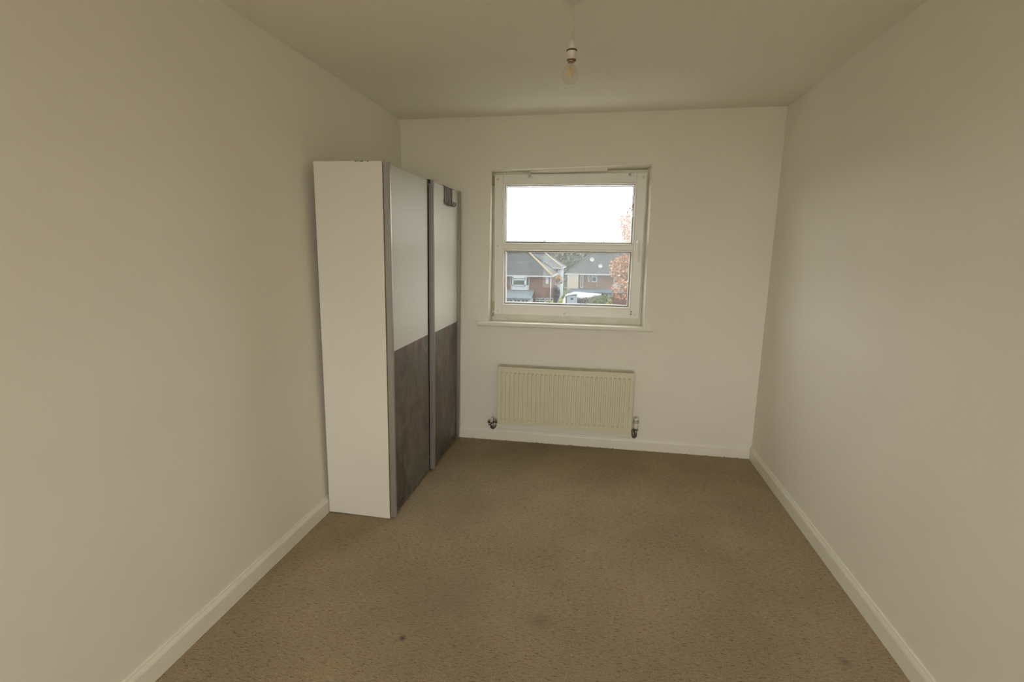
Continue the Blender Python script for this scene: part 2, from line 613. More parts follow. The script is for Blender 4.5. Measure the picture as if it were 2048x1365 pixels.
for (g0, g1), pm in ((G[0], 'pane_dirty'), (G[1], 'pane_dirty')):
    outer = (GX0 - bd, GX1 + bd, g0 - bd, g1 + bd)
    mid = (GX0 - 0.004, GX1 + 0.004, g0 - 0.004, g1 + 0.004)
    inn = (GX0, GX1, g0, g1)
    mb = MB()
    ring(mb, outer, (outer[0] + 0.003, outer[1] - 0.003, outer[2] + 0.003, outer[3] - 0.003), YS + 0.002, YS + 0.001)
    ring(mb, (outer[0] + 0.003, outer[1] - 0.003, outer[2] + 0.003, outer[3] - 0.003), mid, YS + 0.001, YG - 0.004)
    ring(mb, mid, mid, YG - 0.004, 0.118)
    ring(mb, mid, outer, 0.118, 0.118)
    bead = mb.build('glazing_bead', 'upvc', w1)
    mb = MB()
    ring(mb, mid, inn, YG - 0.003, YG - 0.003)
    ring(mb, inn, inn, YG - 0.003, YG + 0.001)
    mb.build('gasket', 'gasket', bead)
    mb = MB()
    sp = (GX0 + 0.007, GX1 - 0.007, g0 + 0.007, g1 - 0.007)
    ring(mb, inn, sp, YG + 0.008, YG + 0.008)
    ring(mb, sp, sp, YG + 0.008, YG + 0.020)
    mb.build('spacer', 'spacer', bead)
    MB().box(GX0 - 0.003, GX1 + 0.003, YG, YG + 0.004, g0 - 0.003, g1 + 0.003).build('pane', pm, w1)
# handle
hp = MB().box(1.722, 1.752, YS - 0.009, YS, 1.492, 1.562, 0.004).build('handle', 'upvc', w1)
mb = MB()
mb.lathe([(0.011, 0), (0.011, 0.028), (0.009, 0.032)], (1.738, YS - 0.008, 1.540), (0, -1, 0), 20)
mb.tube([(1.738, YS - 0.036, 1.548), (1.738, YS - 0.038, 1.535), (1.740, YS - 0.038, 1.47), (1.742, YS - 0.036, 1.41), (1.742, YS - 0.035, 1.402)],
        [0.010, 0.0115, 0.0095, 0.0095, 0.007], 14)
mb.build('lever', 'upvc', hp)
# hinge covers on the left
for zc0, zc1 in ((1.925, 2.010), (0.995, 1.085)):
    h = MB().lathe([(0.0065, 0), (0.0075, 0.003), (0.0075, zc1 - zc0 - 0.022), (0.0065, zc1 - zc0 - 0.02)], (0.680, YS + 0.014, zc0 + 0.02), (0, 0, 1), 14).build('hinge_cover', 'yellowed_plastic', w1)
    MB().lathe([(0.0068, 0), (0.0068, 0.016)], (0.680, YS + 0.014, zc0), (0, 0, 1), 14).build('hinge_pin', 'gloss_trim', h)
for k in range(5):
    MB().box(0.674 + 0.003 * (k % 3), 0.679 + 0.003 * (k % 3), YS + 0.006, YS + 0.012, 0.972 + 0.006 * k, 0.976 + 0.006 * k).build('hinge_screw', 'dark_hole', w1)
# screw caps and two open screw holes
for cx_, cz_ in ((0.716, 1.506), (0.718, 1.015), (1.230, 1.008), (1.745, 1.016), (0.715, 1.985), (1.752, 1.985)):
    MB().lathe([(0.0085, 0), (0.0085, 0.0015), (0.006, 0.0028)], (cx_, YS, cz_), (0, -1, 0), 18).build('screw_cap', 'upvc_grubby', w1)
for cz_ in (1.039, 1.021):
    MB().lathe([(0.0042, 0), (0.0042, 0.0008)], (1.717, YS, cz_), (0, -1, 0), 12).build('screw_hole', 'dark_hole', w1)
# sill
mb = MB()
mb.box(0.6573, 1.8057, -0.001, 0.0925, 0.915, 0.941)
prof = [(0.0, 0.908), (-0.034, 0.908), (-0.040, 0.912), (-0.043, 0.920), (-0.043, 0.930), (-0.040, 0.938), (-0.034, 0.942), (0.0, 0.942)]
mb.prism(prof, 'x', 0.578, 1.866)
struct(mb.build('trim_1', 'gloss_trim', None, bevel=0.004), 'glossy cream window sill board with rounded front edge')
# filler patch at the head of the reveal
mb = MB().prism([(0.955, 2.0255), (1.15, 2.0235), (1.30, 2.026), (1.50, 2.0265), (1.505, 2.056), (0.95, 2.045)], 'y', 0.045, 0.0928)
struct(mb.build('trim_2', 'filler'), 'rough plaster filler along the window head')
# blind brackets
for bx, lab in ((0.948, 'small metal blind bracket at window head on the hinge side'), (1.657, 'small metal blind bracket at window head on the handle side')):
    b = empty('blind_bracket', (bx, 0.062, 2.0))
    tag(b, lab, 'bracket', 'blind brackets at the window head')
    MB().box(-0.012, 0.012, -0.004, 0.0078, 0.010, 0.0145, 0.0008).build('plate', 'zinc', b)
    mb = MB()
    mb.box(-0.012, -0.008, -0.003, 0.0075, -0.008, 0.0105)
    mb.box(0.008, 0.012, -0.003, 0.0075, -0.008, 0.0105)
    mb.box(-0.008, 0.008, 0.0035, 0.0075, -0.006, 0.0105)
    mb.build('clip', 'zinc', b)
    MB().lathe([(0.0035, 0), (0.0035, 0.002)], (0, 0.0035, 0.003), (0, -1, 0), 10).build('screw', 'chrome', b)

# ------------------------------------------------------------------ radiator
rad = tag(empty('radiator', (1.253, -0.06, 0.12)), 'cream fluted panel radiator under the window', 'radiator')
RX0, RX1, RZ0, RZ1 = -0.496, 0.496, 0.044, 0.496      # local to (1.253, -0.06, 0.12)
YF = -0.042                                         # front face, local
NF = 29
pitch = (RX1 - RX0 - 0.03) / NF


def panel(name, yf, sign):
    xs = [(RX0, 1)]
    for k in range(NF):
        c = RX0 + 0.015 + pitch * (k + 0.5)
        xs += [(c - pitch * 0.27, 1), (c - pitch * 0.20, 0), (c + pitch * 0.20, 0), (c + pitch * 0.27, 1)]
    xs.append((RX1, 1))
    zs = [(RZ0, 0), (RZ0 + 0.034, 0), (RZ0 + 0.044, 1), (RZ1 - 0.050, 1), (RZ1 - 0.040, 0), (RZ1 - 0.006, 0)]
    vs, fs = [], []
    for z, g in zs:
        for x, h in xs:
            d = 0.010 * (1 - h) * g
            vs.append((x, yf + sign * d, z))
    n = len(xs)
    for i in range(len(zs) - 1):
        for j in range(n - 1):
            fs.append((i * n + j, i * n + j + 1, (i + 1) * n + j + 1, (i + 1) * n + j))
    back = yf + sign * 0.012
    mb = MB()
    mb.mesh(vs, fs)
    r = (RX0, RX1, RZ0, RZ1 - 0.006)
    ring(mb, r, r, yf, back)
    mb.face([(r[0], back, r[2]), (r[1], back, r[2]), (r[1], back, r[3]), (r[0], back, r[3])])
    return mb.build(name, 'radiator_paint', rad)


panel('front_panel', YF, 1)
panel('back_panel', 0.030, -1)
mb = MB()
for k in range(44):
    x = RX0 + 0.03 + (RX1 - RX0 - 0.06) * k / 43
    mb.box(x - 0.0006, x + 0.0006, YF + 0.013, 0.017, RZ0 + 0.02, RZ1 - 0.03)
mb.build('convector_fins', 'radiator_paint', rad)
for sx in (RX0 - 0.004, RX1 - 0.004):
    mb = MB().box(sx, sx + 0.008, YF - 0.001, 0.031, RZ0 + 0.004, RZ1 - 0.004, 0.002)
    mb.build('side_cover', 'radiator_paint', rad)
mb = MB()
gz0, gz1 = RZ1 - 0.005, RZ1
mb.box(RX0 - 0.004, RX1 + 0.004, YF - 0.003, YF + 0.012, gz0 - 0.008, gz1, 0.0015)
mb.box(RX0 - 0.004, RX1 + 0.004, 0.024, 0.033, gz0, gz1, 0.001)
mb.box(RX0 - 0.004, RX0 + 0.020, YF + 0.012, 0.024, gz0, gz1)
mb.box(RX1 - 0.020, RX1 + 0.004, YF + 0.012, 0.024, gz0, gz1)
ns = 84
for k in range(ns + 1):
    x = RX0 + 0.02 + (RX1 - RX0 - 0.04) * k / ns
    mb.box(x - 0.0022, x + 0.0022, YF + 0.011, 0.0245, gz0, gz1)
mb.box(RX0 + 0.02, RX1 - 0.02, -0.008, -0.003, gz0, gz1)
mb.build('top_grille', 'radiator_paint', rad)
for x in (-0.33, 0.33):
    MB().box(x - 0.015, x + 0.015, 0.031, 0.0595, 0.20, 0.42).build('wall_bracket', 'radiator_paint', rad)
# lockshield valve, hinge side
lv = MB()
lv.lathe([(0.0115, 0), (0.0125, 0.004), (0.0125, 0.034), (0.010, 0.040)], (-0.549, -0.005, -0.006), (0, 0, 1), 18)
lv.lathe([(0.014, 0), (0.014, 0.010)], (-0.549, -0.005, 0.030), (0, 0, 1), 6, False)
lv.cyl((-0.549, -0.005, 0.048), (-0.497, -0.005, 0.048), 0.0085)
lv.lathe([(0.014, 0), (0.014, 0.014)], (-0.523, -0.005, 0.048), (1, 0, 0), 6, False)
lv.cyl((-0.549, -0.005, 0.046), (-0.572, -0.005, 0.046), 0.0075)
lv.lathe([(0.0125, 0), (0.0125, 0.009)], (-0.582, -0.005, 0.046), (1, 0, 0), 6, False)
for k in range(3):
    lv.lathe([(0.0045, 0), (0.003, 0.020)], (-0.562 - 0.006 * k, -0.010, 0.040), (0.1 * (k - 1), -0.1, -1), 8)
lv.tube([(-0.549, -0.005, 0.002), (-0.546, -0.005, -0.006), (-0.536, 0.004, -0.008), (-0.530, 0.02, -0.004), (-0.530, 0.057, -0.002)], 0.0085, 12)
lvo = lv.build('lockshield_valve', 'chrome', rad)
MB().lathe([(0.0095, 0), (0.0092, 0.030), (0.0070, 0.037), (0.002, 0.039)], (-0.549, -0.005, 0.042), (0, 0, 1), 18).build('cap', 'trv_white', lvo)
# thermostatic valve, handle side
tv = MB()
X = 0.533
tv.lathe([(0.0115, 0), (0.0125, 0.005), (0.0125, 0.045), (0.011, 0.050)], (X, -0.005, 0.006), (0, 0, 1), 18)
tv.lathe([(0.0175, 0), (0.0180, 0.004), (0.0180, 0.012), (0.016, 0.015)], (X, -0.005, 0.055), (0, 0, 1), 12, False)
tv.cyl((X, -0.005, 0.044), (0.497, -0.005, 0.052), 0.0085)
tv.lathe([(0.0145, 0), (0.0145, 0.015)], (0.512, -0.005, 0.049), (-1, 0, 0.1), 6, False)
tv.tube([(X, -0.005, 0.010), (X - 0.004, -0.005, 0.001), (X - 0.014, 0.004, 0.000), (X - 0.018, 0.02, 0.003), (X - 0.018, 0.057, 0.004)], 0.0085, 12)
tvo = tv.build('thermostatic_valve', 'chrome', rad)
head = MB().lathe([(0.0155, 0), (0.0170, 0.004), (0.0170, 0.030), (0.0165, 0.034), (0.0165, 0.068), (0.0150, 0.075), (0.008, 0.0785)], (X, -0.005, 0.072), (0, 0, 1), 28)
head.build('valve_head', 'trv_white', tvo)
mb = MB()
for k in range(14):
    a = 2 * PI * k / 14
    px_, py_ = X + 0.0166 * math.cos(a), -0.005 + 0.0166 * math.sin(a)
    mb.box(px_ - 0.001, px_ + 0.001, py_ - 0.001, py_ + 0.001, 0.112, 0.138)
mb.build('grip_slots', 'dark_hole', tvo)

# ------------------------------------------------------------------ wardrobe (leans a little out from the wall)
TILT = math.atan2(0.030, 1.9)
wd = tag(empty('wardrobe', (0.018, -0.645, 0.0)), 'white and slate grey sliding door wardrobe with silver rails', 'wardrobe')
wd.rotation_euler = (0, TILT, 0)
WY0, WY1 = -0.611, 0.608
WD, WH = 0.361, 1.900
P_ = wd
mb = MB().box(0, WD, WY0, WY0 + 0.018, 0.006, WH)
sp_ = mb.build('side_panel', 'melamine', P_, bevel=0.001)
MB().box(WD, WD + 0.0012, WY0, WY0 + 0.018, 0.007, WH - 0.001).build('edge_strip', 'edge_strip', sp_)
for k, xx in enumerate((0.222, 0.236, 0.247, 0.254, 0.285)):
    MB().box(xx, xx + random.uniform(0.004, 0.011), WY0 - 0.0004, WY0 + 0.004, WH - random.uniform(0.0016, 0.003), WH + 0.0004).build('chipped_edge', 'dark_hole', sp_)
MB().box(0, WD, WY1 - 0.018, WY1, 0.006, WH).build('side_panel', 'melamine', P_)
MB().box(0.004, WD - 0.01, WY0 + 0.018, WY1 - 0.018, WH - 0.020, WH - 0.002).build('top_panel', 'melamine', P_)
MB().box(0.004, WD - 0.02, WY0 + 0.018, WY1 - 0.018, 0.05, 0.066).build('bottom_panel', 'melamine', P_)
MB().box(0.002, 0.006, WY0 + 0.018, WY1 - 0.018, 0.02, WH - 0.02).build('back_panel', 'melamine', P_)
MB().box(WD - 0.05, WD - 0.034, WY0 + 0.018, WY1 - 0.018, 0.006, 0.05).build('plinth', 'black_plastic', P_)
MB().box(0.30, WD - 0.005, -0.012, 0.012, 0.066, WH - 0.02).build('dark_gap_strip', 'black_plastic', P_)  # black strip painting the shaded interior seen between the doors
SPLIT = 0.947


def door(ya, yb, xp, xr0, xr1, near_w, far, z0, z1):
    """ya..yb span, xp = panel front, rails from xr0 to xr1"""
    th = 0.016
    up = MB().box(xp - th, xp, ya + near_w, yb - far[0], SPLIT, z1 - 0.002).build('door', 'melamine_door', P_)
    MB().box(xp - th, xp, ya + near_w, yb - far[0], z0 + 0.034, SPLIT - 0.0006).build('lower_panel', 'slate_laminate', up)
    MB().box(xp - th, xp + 0.0035, ya + near_w, yb - far[0], z0 + 0.010, z0 + 0.032, 0.001).build('bottom_rail', 'slate_laminate', up)
    prof = [(xr0, ya), (xr1 - 0.002, ya), (xr1, ya + 0.002), (xr1, ya + near_w - 0.001), (xr1 - 0.001, ya + near_w), (xr0, ya + near_w)]
    MB().prism(prof, 'z', z0, z1 + 0.004).build('handle_rail', 'aluminium', up)
    MB().prism([(far[1], yb - far[0]), (far[2], yb - far[0]), (far[2], yb), (far[1], yb)], 'z', z0, z1 + 0.003).build('handle_rail', 'aluminium', up)
    return up


door(-0.608, -0.012, 0.3815, 0.3675, 0.399, 0.014, (0.012, 0.360, 0.3805), 0.018, 1.893)
door(0.012, 0.606, 0.3965, 0.379, 0.4125, 0.014, (0.014, 0.384, 0.4135), 0.018, 1.893)
mb = MB()
mb.box(0.362, 0.392, -0.0105, 0.0105, 1.876, 1.897)
ro = mb.build('roller_bracket', 'black_plastic', P_)
MB().lathe([(0.005, 0), (0.005, 0.004)], (0.378, -0.0105, 1.888), (0, -1, 0), 12).build('roller', 'zinc', ro)

# hooks hung over the far door
hk = tag(empty('over_door_hook_rack', (0.018, -0.645, 0.0)), 'dark metal hook rack hung over the wardrobe door top', 'hook rack')
hk.rotation_euler = (0, TILT, 0)
xd = 0.3965
MB().box(xd - 0.018, xd + 0.0025, 0.225, 0.500, 1.8915, 1.8945, 0.0006).build('top_bar', 'hook_metal', hk)
mb = MB().box(xd + 0.0005, xd + 0.0025, 0.262, 0.452, 1.872, 1.892)
mb.build('back_plate', 'hook_metal', hk)
for k in range(4):
    yk = 0.284 + 0.047 * k
    zb = 1.776 + (0.006 if k == 0 else 0.0)
    prof = [(xd + 0.0026, 1.893), (xd + 0.0036, 1.86), (xd + 0.004, zb + 0.02), (xd + 0.006, zb + 0.004), (xd + 0.013, zb - 0.003), (xd + 0.022, zb - 0.004), (xd + 0.030, zb + 0.002), (xd + 0.034, zb + 0.012), (xd + 0.035, zb + 0.024)]
    vs, fs = [], []
    for i, (a, b) in enumerate(prof):
        t = Vector(prof[min(i + 1, len(prof) - 1)]) - Vector(prof[max(i - 1, 0)])
        t.normalize()
        nrm = Vector((-t.y, t.x)) * 0.0016
        hw = 0.019 if i < 4 else 0.013
        for s1, s2 in ((-1, -1), (1, -1), (1, 1), (-1, 1)):
            vs.append((a + s2 * nrm.x, yk + s1 * hw, b + s2 * nrm.y))
    for i in range(len(prof) - 1):
        for q in range(4):
            fs.append((i * 4 + q, i * 4 + (q + 1) % 4, i * 4 + 4 + (q + 1) % 4, i * 4 + 4 + q))
    fs += [(0, 1, 2, 3), tuple(len(vs) - 4 + q for q in range(4))]
    MB().mesh(vs, fs).build('hook', 'hook_metal', hk)

# ------------------------------------------------------------------ pendant lamp
LX, LY = 1.3315, -1.590
pl = tag(empty('pendant_lamp', (LX, LY, H)), 'bare clear filament bulb in white lampholder hanging from ceiling cord', 'lamp')
MB().lathe([(0.038, 0), (0.038, -0.004), (0.034, -0.012), (0.014, -0.020), (0.006, -0.023)], (0, 0, 0), (0, 0, 1), 32).build('ceiling_rose', 'lamp_plastic', pl)
MB().tube([(0, 0, -0.018), (0.0005, 0, -0.07), (0.0, 0, -0.11), (-0.0015, 0, -0.157)], 0.0032, 10).build('cord', 'cord_white', pl)
zt = -0.150
K = 0.875


def lz(prof):
    return [(a_, b_ * K) for a_, b_ in prof]


lh = MB().lathe(lz([(0.0045, 0), (0.0075, -0.004), (0.0120, -0.016), (0.0150, -0.030), (0.0160, -0.038)]), (-0.001, 0, zt), (0, 0, 1), 28).build('lampholder', 'lamp_plastic', pl)
MB().lathe(lz([(0.0165, -0.0380), (0.0200, -0.0395), (0.0203, -0.0420), (0.0165, -0.0425)]), (-0.001, 0, zt), (0, 0, 1), 28).build('shade_ring', 'ring_shadow_brown', lh)  # ring coloured dark for the shadow arc along its top
MB().lathe(lz([(0.0165, -0.0772), (0.0176, -0.0780), (0.0176, -0.0805), (0.014, -0.0810)]), (-0.001, 0, zt), (0, 0, 1), 28).build('skirt_rim', 'ring_shadow_brown', lh)
MB().lathe(lz([(0.0170, -0.0445), (0.0172, -0.047), (0.0166, -0.0475), (0.0166, -0.074), (0.0172, -0.0745), (0.0172, -0.078), (0.014, -0.080)]), (-0.001, 0, zt), (0, 0, 1), 28).build('skirt', 'lamp_plastic', lh)
bl = MB().lathe(lz([(0.0138, -0.079), (0.0138, -0.086), (0.0120, -0.088)]), (-0.002, 0, zt), (0, 0, 1), 24).build('bulb', 'brass', pl)
gp = [(0.0125, -0.087), (0.0140, -0.096), (0.0200, -0.109), (0.0265, -0.122), (0.0298, -0.136), (0.0298, -0.146), (0.0268, -0.158), (0.0205, -0.167), (0.0120, -0.1725), (0.0050, -0.1745), (0.0, -0.175)]
MB().lathe(lz(gp), (-0.003, 0, zt), (0, 0, 1), 36).build('glass', 'bulb_glass', bl)
mb = MB().lathe(lz([(0.0085, -0.088), (0.006, -0.098), (0.004, -0.108)]), (-0.003, 0, zt), (0, 0, 1), 14)
mb.build('stem', 'bulb_glass', bl)
for sx, sy in ((-1, -1), (1, -1), (1, 1), (-1, 1)):
    MB().cyl((-0.003 + sx * 0.0050, sy * 0.005, zt - 0.092), (-0.003 + sx * 0.0068, sy * 0.006, zt - 0.125), 0.0024, 8).build('filament', 'filament', bl)

# ------------------------------------------------------------------ outdoors
GZ = -7.3


def at(px, py, Lh):
    """point seen at pixel (px, py) at Lh metres ahead of the camera position, measured square to the window wall"""
    d = AF + AR * (px - 1024) / F_PX - AU * (py - 682.5) / F_PX
    k = Lh / d.y
    return Vector((CX, CY, CZ)) + d * k


def on_z(px, py, z):
    d = AF + AR * (px - 1024) / F_PX - AU * (py - 682.5) / F_PX
    return Vector((CX, CY, CZ)) + d * ((z - CZ) / d.z)


gmb = MB().box(-3000, 3000, -3000, 3000, GZ - 0.5, GZ)
tag(gmb.build('paved_ground', 'paving'), 'pale ground around the houses outside the window', 'ground', None, 'structure')

for xa_, xb_, lab_ in ((-260, -4.4, 'dark green lawn around the house with the bay window'), (-2.6, 260, 'dark green lawn around the house with the cream wing')):
    tag(MB().box(xa_, xb_, 6, 260, GZ, GZ + 0.03).build('garden_lawn', 'lawn'), lab_, 'lawn', 'lawns outside the window', 'structure')


def hip_house(name, label, xa, xb, ya, yb, ze, zr, wallm, roofm, over=0.35, rin=None):
    h = tag(empty(name, ((xa + xb) / 2, (ya + yb) / 2, GZ)), label, 'house')
    o = Vector(h.location)
    rin = rin or (yb - ya) / 2
    parts = []

    def add(mb, nm, m, par=None):
        mb.v = [tuple(Vector(v) - o) for v in mb.v]
        return mb.build(nm, m, par or h)
    add(MB().box(xa, xb, ya, yb, GZ, ze + 0.05), 'wall', wallm)
    A = [(xa - over, ya - over, ze), (xb + over, ya - over, ze), (xb + over, yb + over, ze), (xa - over, yb + over, ze)]
    ym = (ya + yb) / 2
    R1, R2 = (xa + rin, ym, zr), (xb - rin, ym, zr)
    mb = MB()
    low = [(x, y, z - 0.12) for x, y, z in A]
    mb.mesh(A + [R1, R2] + low, [(0, 1, 5, 4), (2, 3, 4, 5), (1, 2, 5), (3, 0, 4), (0, 1, 7, 6), (1, 2, 8, 7), (2, 3, 9, 8), (3, 0, 6, 9), (6, 7, 8, 9)])
    rf = add(mb, 'roof', roofm)
    mb = MB()
    for p, q in ((A[0], R1), (A[2], R2), (A[3], R1), (R1, R2)):
        mb.tube([p, q], 0.13, 6)
    add(mb, 'ridge_tiles', roofm, rf)
    add(MB().tube([A[1], R2], 0.16, 6), 'hip_tiles', 'hip_cream', rf)  # front right hip alone is cream, the others match the roof
    mb = MB().box(xa - over - 0.08, xb + over + 0.08, ya - over - 0.1, ya - over, ze - 0.2, ze - 0.02)
    mb.box(xb + over, xb + over + 0.1, ya - over, yb + over, ze - 0.2, ze - 0.02)
    add(mb, 'gutter', 'white_upvc_far', rf)
    return h, add


def window(add, px0, px1, py0, py1, Lh, bars=(), trans=None, fw=0.09, depth=0.12, par=None):
    """window set on the wall plane Lh ahead: dark pane, white frame"""
    a, b = at(px0, py1, Lh), at(px1, py0, Lh)
    x0_, x1_, z0_, z1_ = a.x, b.x, a.z, b.z
    y = a.y
    mb = MB()
    for q in ((x0_, x0_ + fw, z0_, z1_), (x1_ - fw, x1_, z0_, z1_), (x0_, x1_, z0_, z0_ + fw), (x0_, x1_, z1_ - fw, z1_)):
        mb.box(q[0], q[1], y - depth, y + 0.05, q[2], q[3])
    for t in bars:
        xm = x0_ + (x1_ - x0_) * t
        mb.box(xm - fw / 2, xm + fw / 2, y - depth, y + 0.05, z0_, z1_)
    if trans:
        zm = z0_ + (z1_ - z0_) * trans
        mb.box(x0_, x1_, y - depth, y + 0.05, zm - fw / 2, zm + fw / 2)
    f = add(mb, 'window', 'white_upvc_far', par)
    if par is None:
        mb = MB().box(x0_ + fw * 0.5, x1_ - fw * 0.5, y - depth * 0.5, y - depth * 0.5 + 0.03, z0_ + fw * 0.5, z1_ - fw * 0.5)
        add(mb, 'pane', 'window_dark', f)
    return f


# brick house with the bay window
LA = 68.0
ya = CY + LA
zA = at(1060, 551, LA - 0.35).z
xbA = at(1100, 555, LA).x
hA, addA = hip_house('brick_house', 'brick house with white bay window and dark hipped roof', -17.0, xbA, ya, ya + 8.5, zA, 1.15, 'brick', 'roof_tile', rin=3.6)
# bay: panelled apron, frame, panes
b0, b1 = at(1020, 580, LA - 0.6), at(1057, 553, LA - 0.6)
zap = at(1040, 571, LA - 0.6).z
bay = addA(MB().prism([(b0.x, ya), (b0.x + 0.35, ya - 0.6), (b1.x - 0.35, ya - 0.6), (b1.x, ya)], 'z', b0.z, zap), 'bay_apron', 'white_upvc_far')
addA(MB().prism([(b0.x, ya), (b0.x + 0.35, ya - 0.6), (b1.x - 0.35, ya - 0.6), (b1.x, ya)], 'z', b1.z - 0.25, b1.z + 0.1), 'bay_head', 'white_upvc_far', bay)
window(addA, 1025, 1051, 555.5, 571.5, LA - 0.6, (), 0.72, 0.14)
for xs0, xs1, y0_, y1_ in ((b0.x, b0.x + 0.35, ya, ya - 0.6), (b1.x, b1.x - 0.35, ya, ya - 0.6)):
    mb = MB()
    mb.mesh([(xs0, y0_, zap), (xs1, y1_, zap), (xs1, y1_, b1.z - 0.2), (xs0, y0_, b1.z - 0.2)], [(0, 1, 2, 3)])
    addA(mb, 'side_pane', 'window_dark', bay)
    mb = MB()
    for x_, y_ in ((xs0, y0_), (xs1, y1_)):
        mb.box(x_ - 0.07, x_ + 0.07, y_ - 0.07, y_ + 0.07, zap, b1.z - 0.2)
    addA(mb, 'bay_post', 'white_upvc_far', bay)
# lean-to with glazed front below the bay
zl0, zl1 = at(1040, 579, LA).z, at(1040, 596, LA - 3.2).z
xl0, xl1 = -13.5, at(1060, 596, LA - 3.2).x
mb = MB().prism([(ya, zl0), (ya, zl0 - 0.15), (ya - 3.4, zl1 - 0.15), (ya - 3.4, zl1)], 'x', xl0, xl1 + 0.2)
addA(mb, 'lean_to_roof', 'leanto_tile')
addA(MB().box(xl0, xl1, ya - 3.1, ya, GZ, zl1 - 0.2), 'lean_to_wall', 'render_white')
for k in range(3):
    window(addA, 1011.5 + 15.5 * k, 1026 + 15.5 * k, 598.5, 611, LA - 3.1, (0.5,), 0.45, 0.10)
window(addA, 1071, 1090, 596.5, 612, LA, (0.45,), 0.7, 0.11)
window(addA, 1090, 1107, 596.5, 612, LA, (), 0.7, 0.11)
# downpipe and side window
addA(MB().cyl((xbA + 0.12, ya - 0.1, zA - 0.1), (xbA + 0.12, ya - 0.1, GZ + 0.1), 0.07, 8), 'downpipe', 'white_upvc_far')
addA(MB().box(xbA - 0.55, xbA - 0.2, ya - 0.08, ya, at(1098, 568, LA).z, at(1098, 554, LA).z), 'window', 'white_upvc_far')

# white house behind it
LB = 90.0
zB = at(1110, 535.5, LB - 0.35).z
xbB = at(1121.5, 540, LB).x
hB, addB = hip_house('white_house', 'white rendered house with grey hipped roof behind the brick house', -17.5, xbB, CY + LB, CY + LB + 8, zB, 0.85, 'render_white', 'roof_tile_light', rin=3.2)
window(addB, 1106, 1117, 536.5, 546, LB, (0.5,), None, 0.13)
window(addB, 1106, 1117, 553, 563, LB, (0.5,), None, 0.13)

# brick house with the cream wing
LC = 74.0
yc = CY + LC
zC = at(1190, 548, LC - 0.35).z
xaC = at(1136, 550, LC).x
hC, addC = hip_house('semi_detached_house', 'brick house with cream rendered wing and two satellite dishes', xaC, 10.5, yc, yc + 9, zC, 1.2, 'brick', 'roof_tile', rin=3.4)
a, b = at(1134, 578, LC - 0.4), at(1157, 549, LC - 0.4)
addC(MB().box(a.x, b.x, yc - 0.4, yc + 0.05, GZ, zC - 0.03), 'wing', 'render_cream')
window(addC, 1160.5, 1167, 549.5, 576, LC, (), None, 0.12)
window(addC, 1175.5, 1181, 550, 564, LC, (), None, 0.12)
window(addC, 1183, 1194.5, 550, 564.5, LC, (), 0.72, 0.12)
window(addC, 1227, 1240, 554, 568, LC, (0.5,), None, 0.13)
a, b = at(1226, 578, LC - 0.1), at(1242, 568.5, LC - 0.1)
addC(MB().box(a.x, b.x, yc - 0.12, yc + 0.02, a.z, b.z), 'rendered_panel', 'render_white')
addC(MB().cyl((at(1194.5, 565, LC).x, yc - 0.08, zC - 0.1), (at(1194.5, 565, LC).x, yc - 0.08, GZ + 0.1), 0.06, 8), 'downpipe', 'gasket')
z0_, z1_ = at(1190, 577.5, LC).z, at(1190, 585, LC - 2.6).z
mb = MB().prism([(yc, z0_), (yc, z0_ - 0.15), (yc - 2.7, z1_ - 0.15), (yc - 2.7, z1_)], 'x', at(1141, 580, LC - 1).x, 8.5)
addC(mb, 'porch_roof', 'leanto_tile')
addC(MB().box(at(1144, 590, LC - 2.5).x, 8.3, yc - 2.5, yc, GZ, z1_ - 0.1), 'porch_wall', 'brick')
window(addC, 1215.5, 1226, 586.5, 594, LC - 2.5, (), 0.45, 0.10)
slope = (1.2 - zC) / (4.5 + 0.35)
for px, py, r in ((1184, 521, 0.33), (1200.5, 534, 0.31)):
    # a ray meets the front roof slope: z = zC + (y - (yc - .35)) * slope
    d = (at(px, py, 2) - at(px, py, 1))
    p0 = Vector((CX, CY, CZ))
    t = (zC + (p0.y - (yc - 0.35)) * slope - p0.z) / (d.z - d.y * slope)
    c = p0 + d * t
    dish = addC(MB().lathe([(0.02, 0.0), (r * 0.5, 0.03), (r * 0.85, 0.09), (r, 0.14), (r, 0.16), (r * 0.85, 0.115), (r * 0.5, 0.055), (0.02, 0.03)], c + Vector((0, -0.36, 0.10)), (0.1, -1, 0.25), 20), 'satellite_dish', 'dish_white')
    dish['label'] = 'round pale satellite dish'
    addC(MB().tube([c + Vector(q) for q in ((0, 0.05, 0.0), (0, -0.2, 0.06), (0, -0.37, 0.10))], 0.03, 8), 'arm', 'zinc', dish)
    addC(MB().tube([c + Vector(q) for q in ((0, -0.40, -0.05), (0, -0.75, 0.05), (0, -0.80, 0.16))], 0.02, 6), 'receiver', 'zinc', dish)

# garage with a pale flat roof, pale blue shed in front of it
zg = -4.2
gp = [on_z(px, py, zg) for px, py in ((1130, 590.5), (1148, 583.5), (1203, 588), (1168, 595.5))]
gc = sum(gp, Vector()) / 4
gar = tag(empty('garage', (gc.x, gc.y, GZ)), 'low garage with pale flat roof before the cream wing', 'garage')
loc = [(p.x - gc.x, p.y - gc.y) for p in gp]
MB().prism([(x * 0.97, y * 0.97) for x, y in loc], 'z', 0, zg - GZ - 0.18).build('wall', 'garage_wall', gar)
MB().prism(loc, 'z', zg - GZ - 0.18, zg - GZ).build('roof', 'flat_roof_pale', gar)
LS = 54.0
a, b = at(1136, 610, LS), at(1151, 591, LS)
sh = tag(empty('garden_shed', ((a.x + b.x) / 2, a.y + 0.9, GZ)), 'narrow pale blue garden shed beside the hedge', 'shed')
hw = (b.x - a.x) / 2 + 0.12
hh = b.z - GZ
MB().box(-hw, hw, -0.9, 0.9, 0, hh - 0.05).build('wall', 'shed_blue', sh)
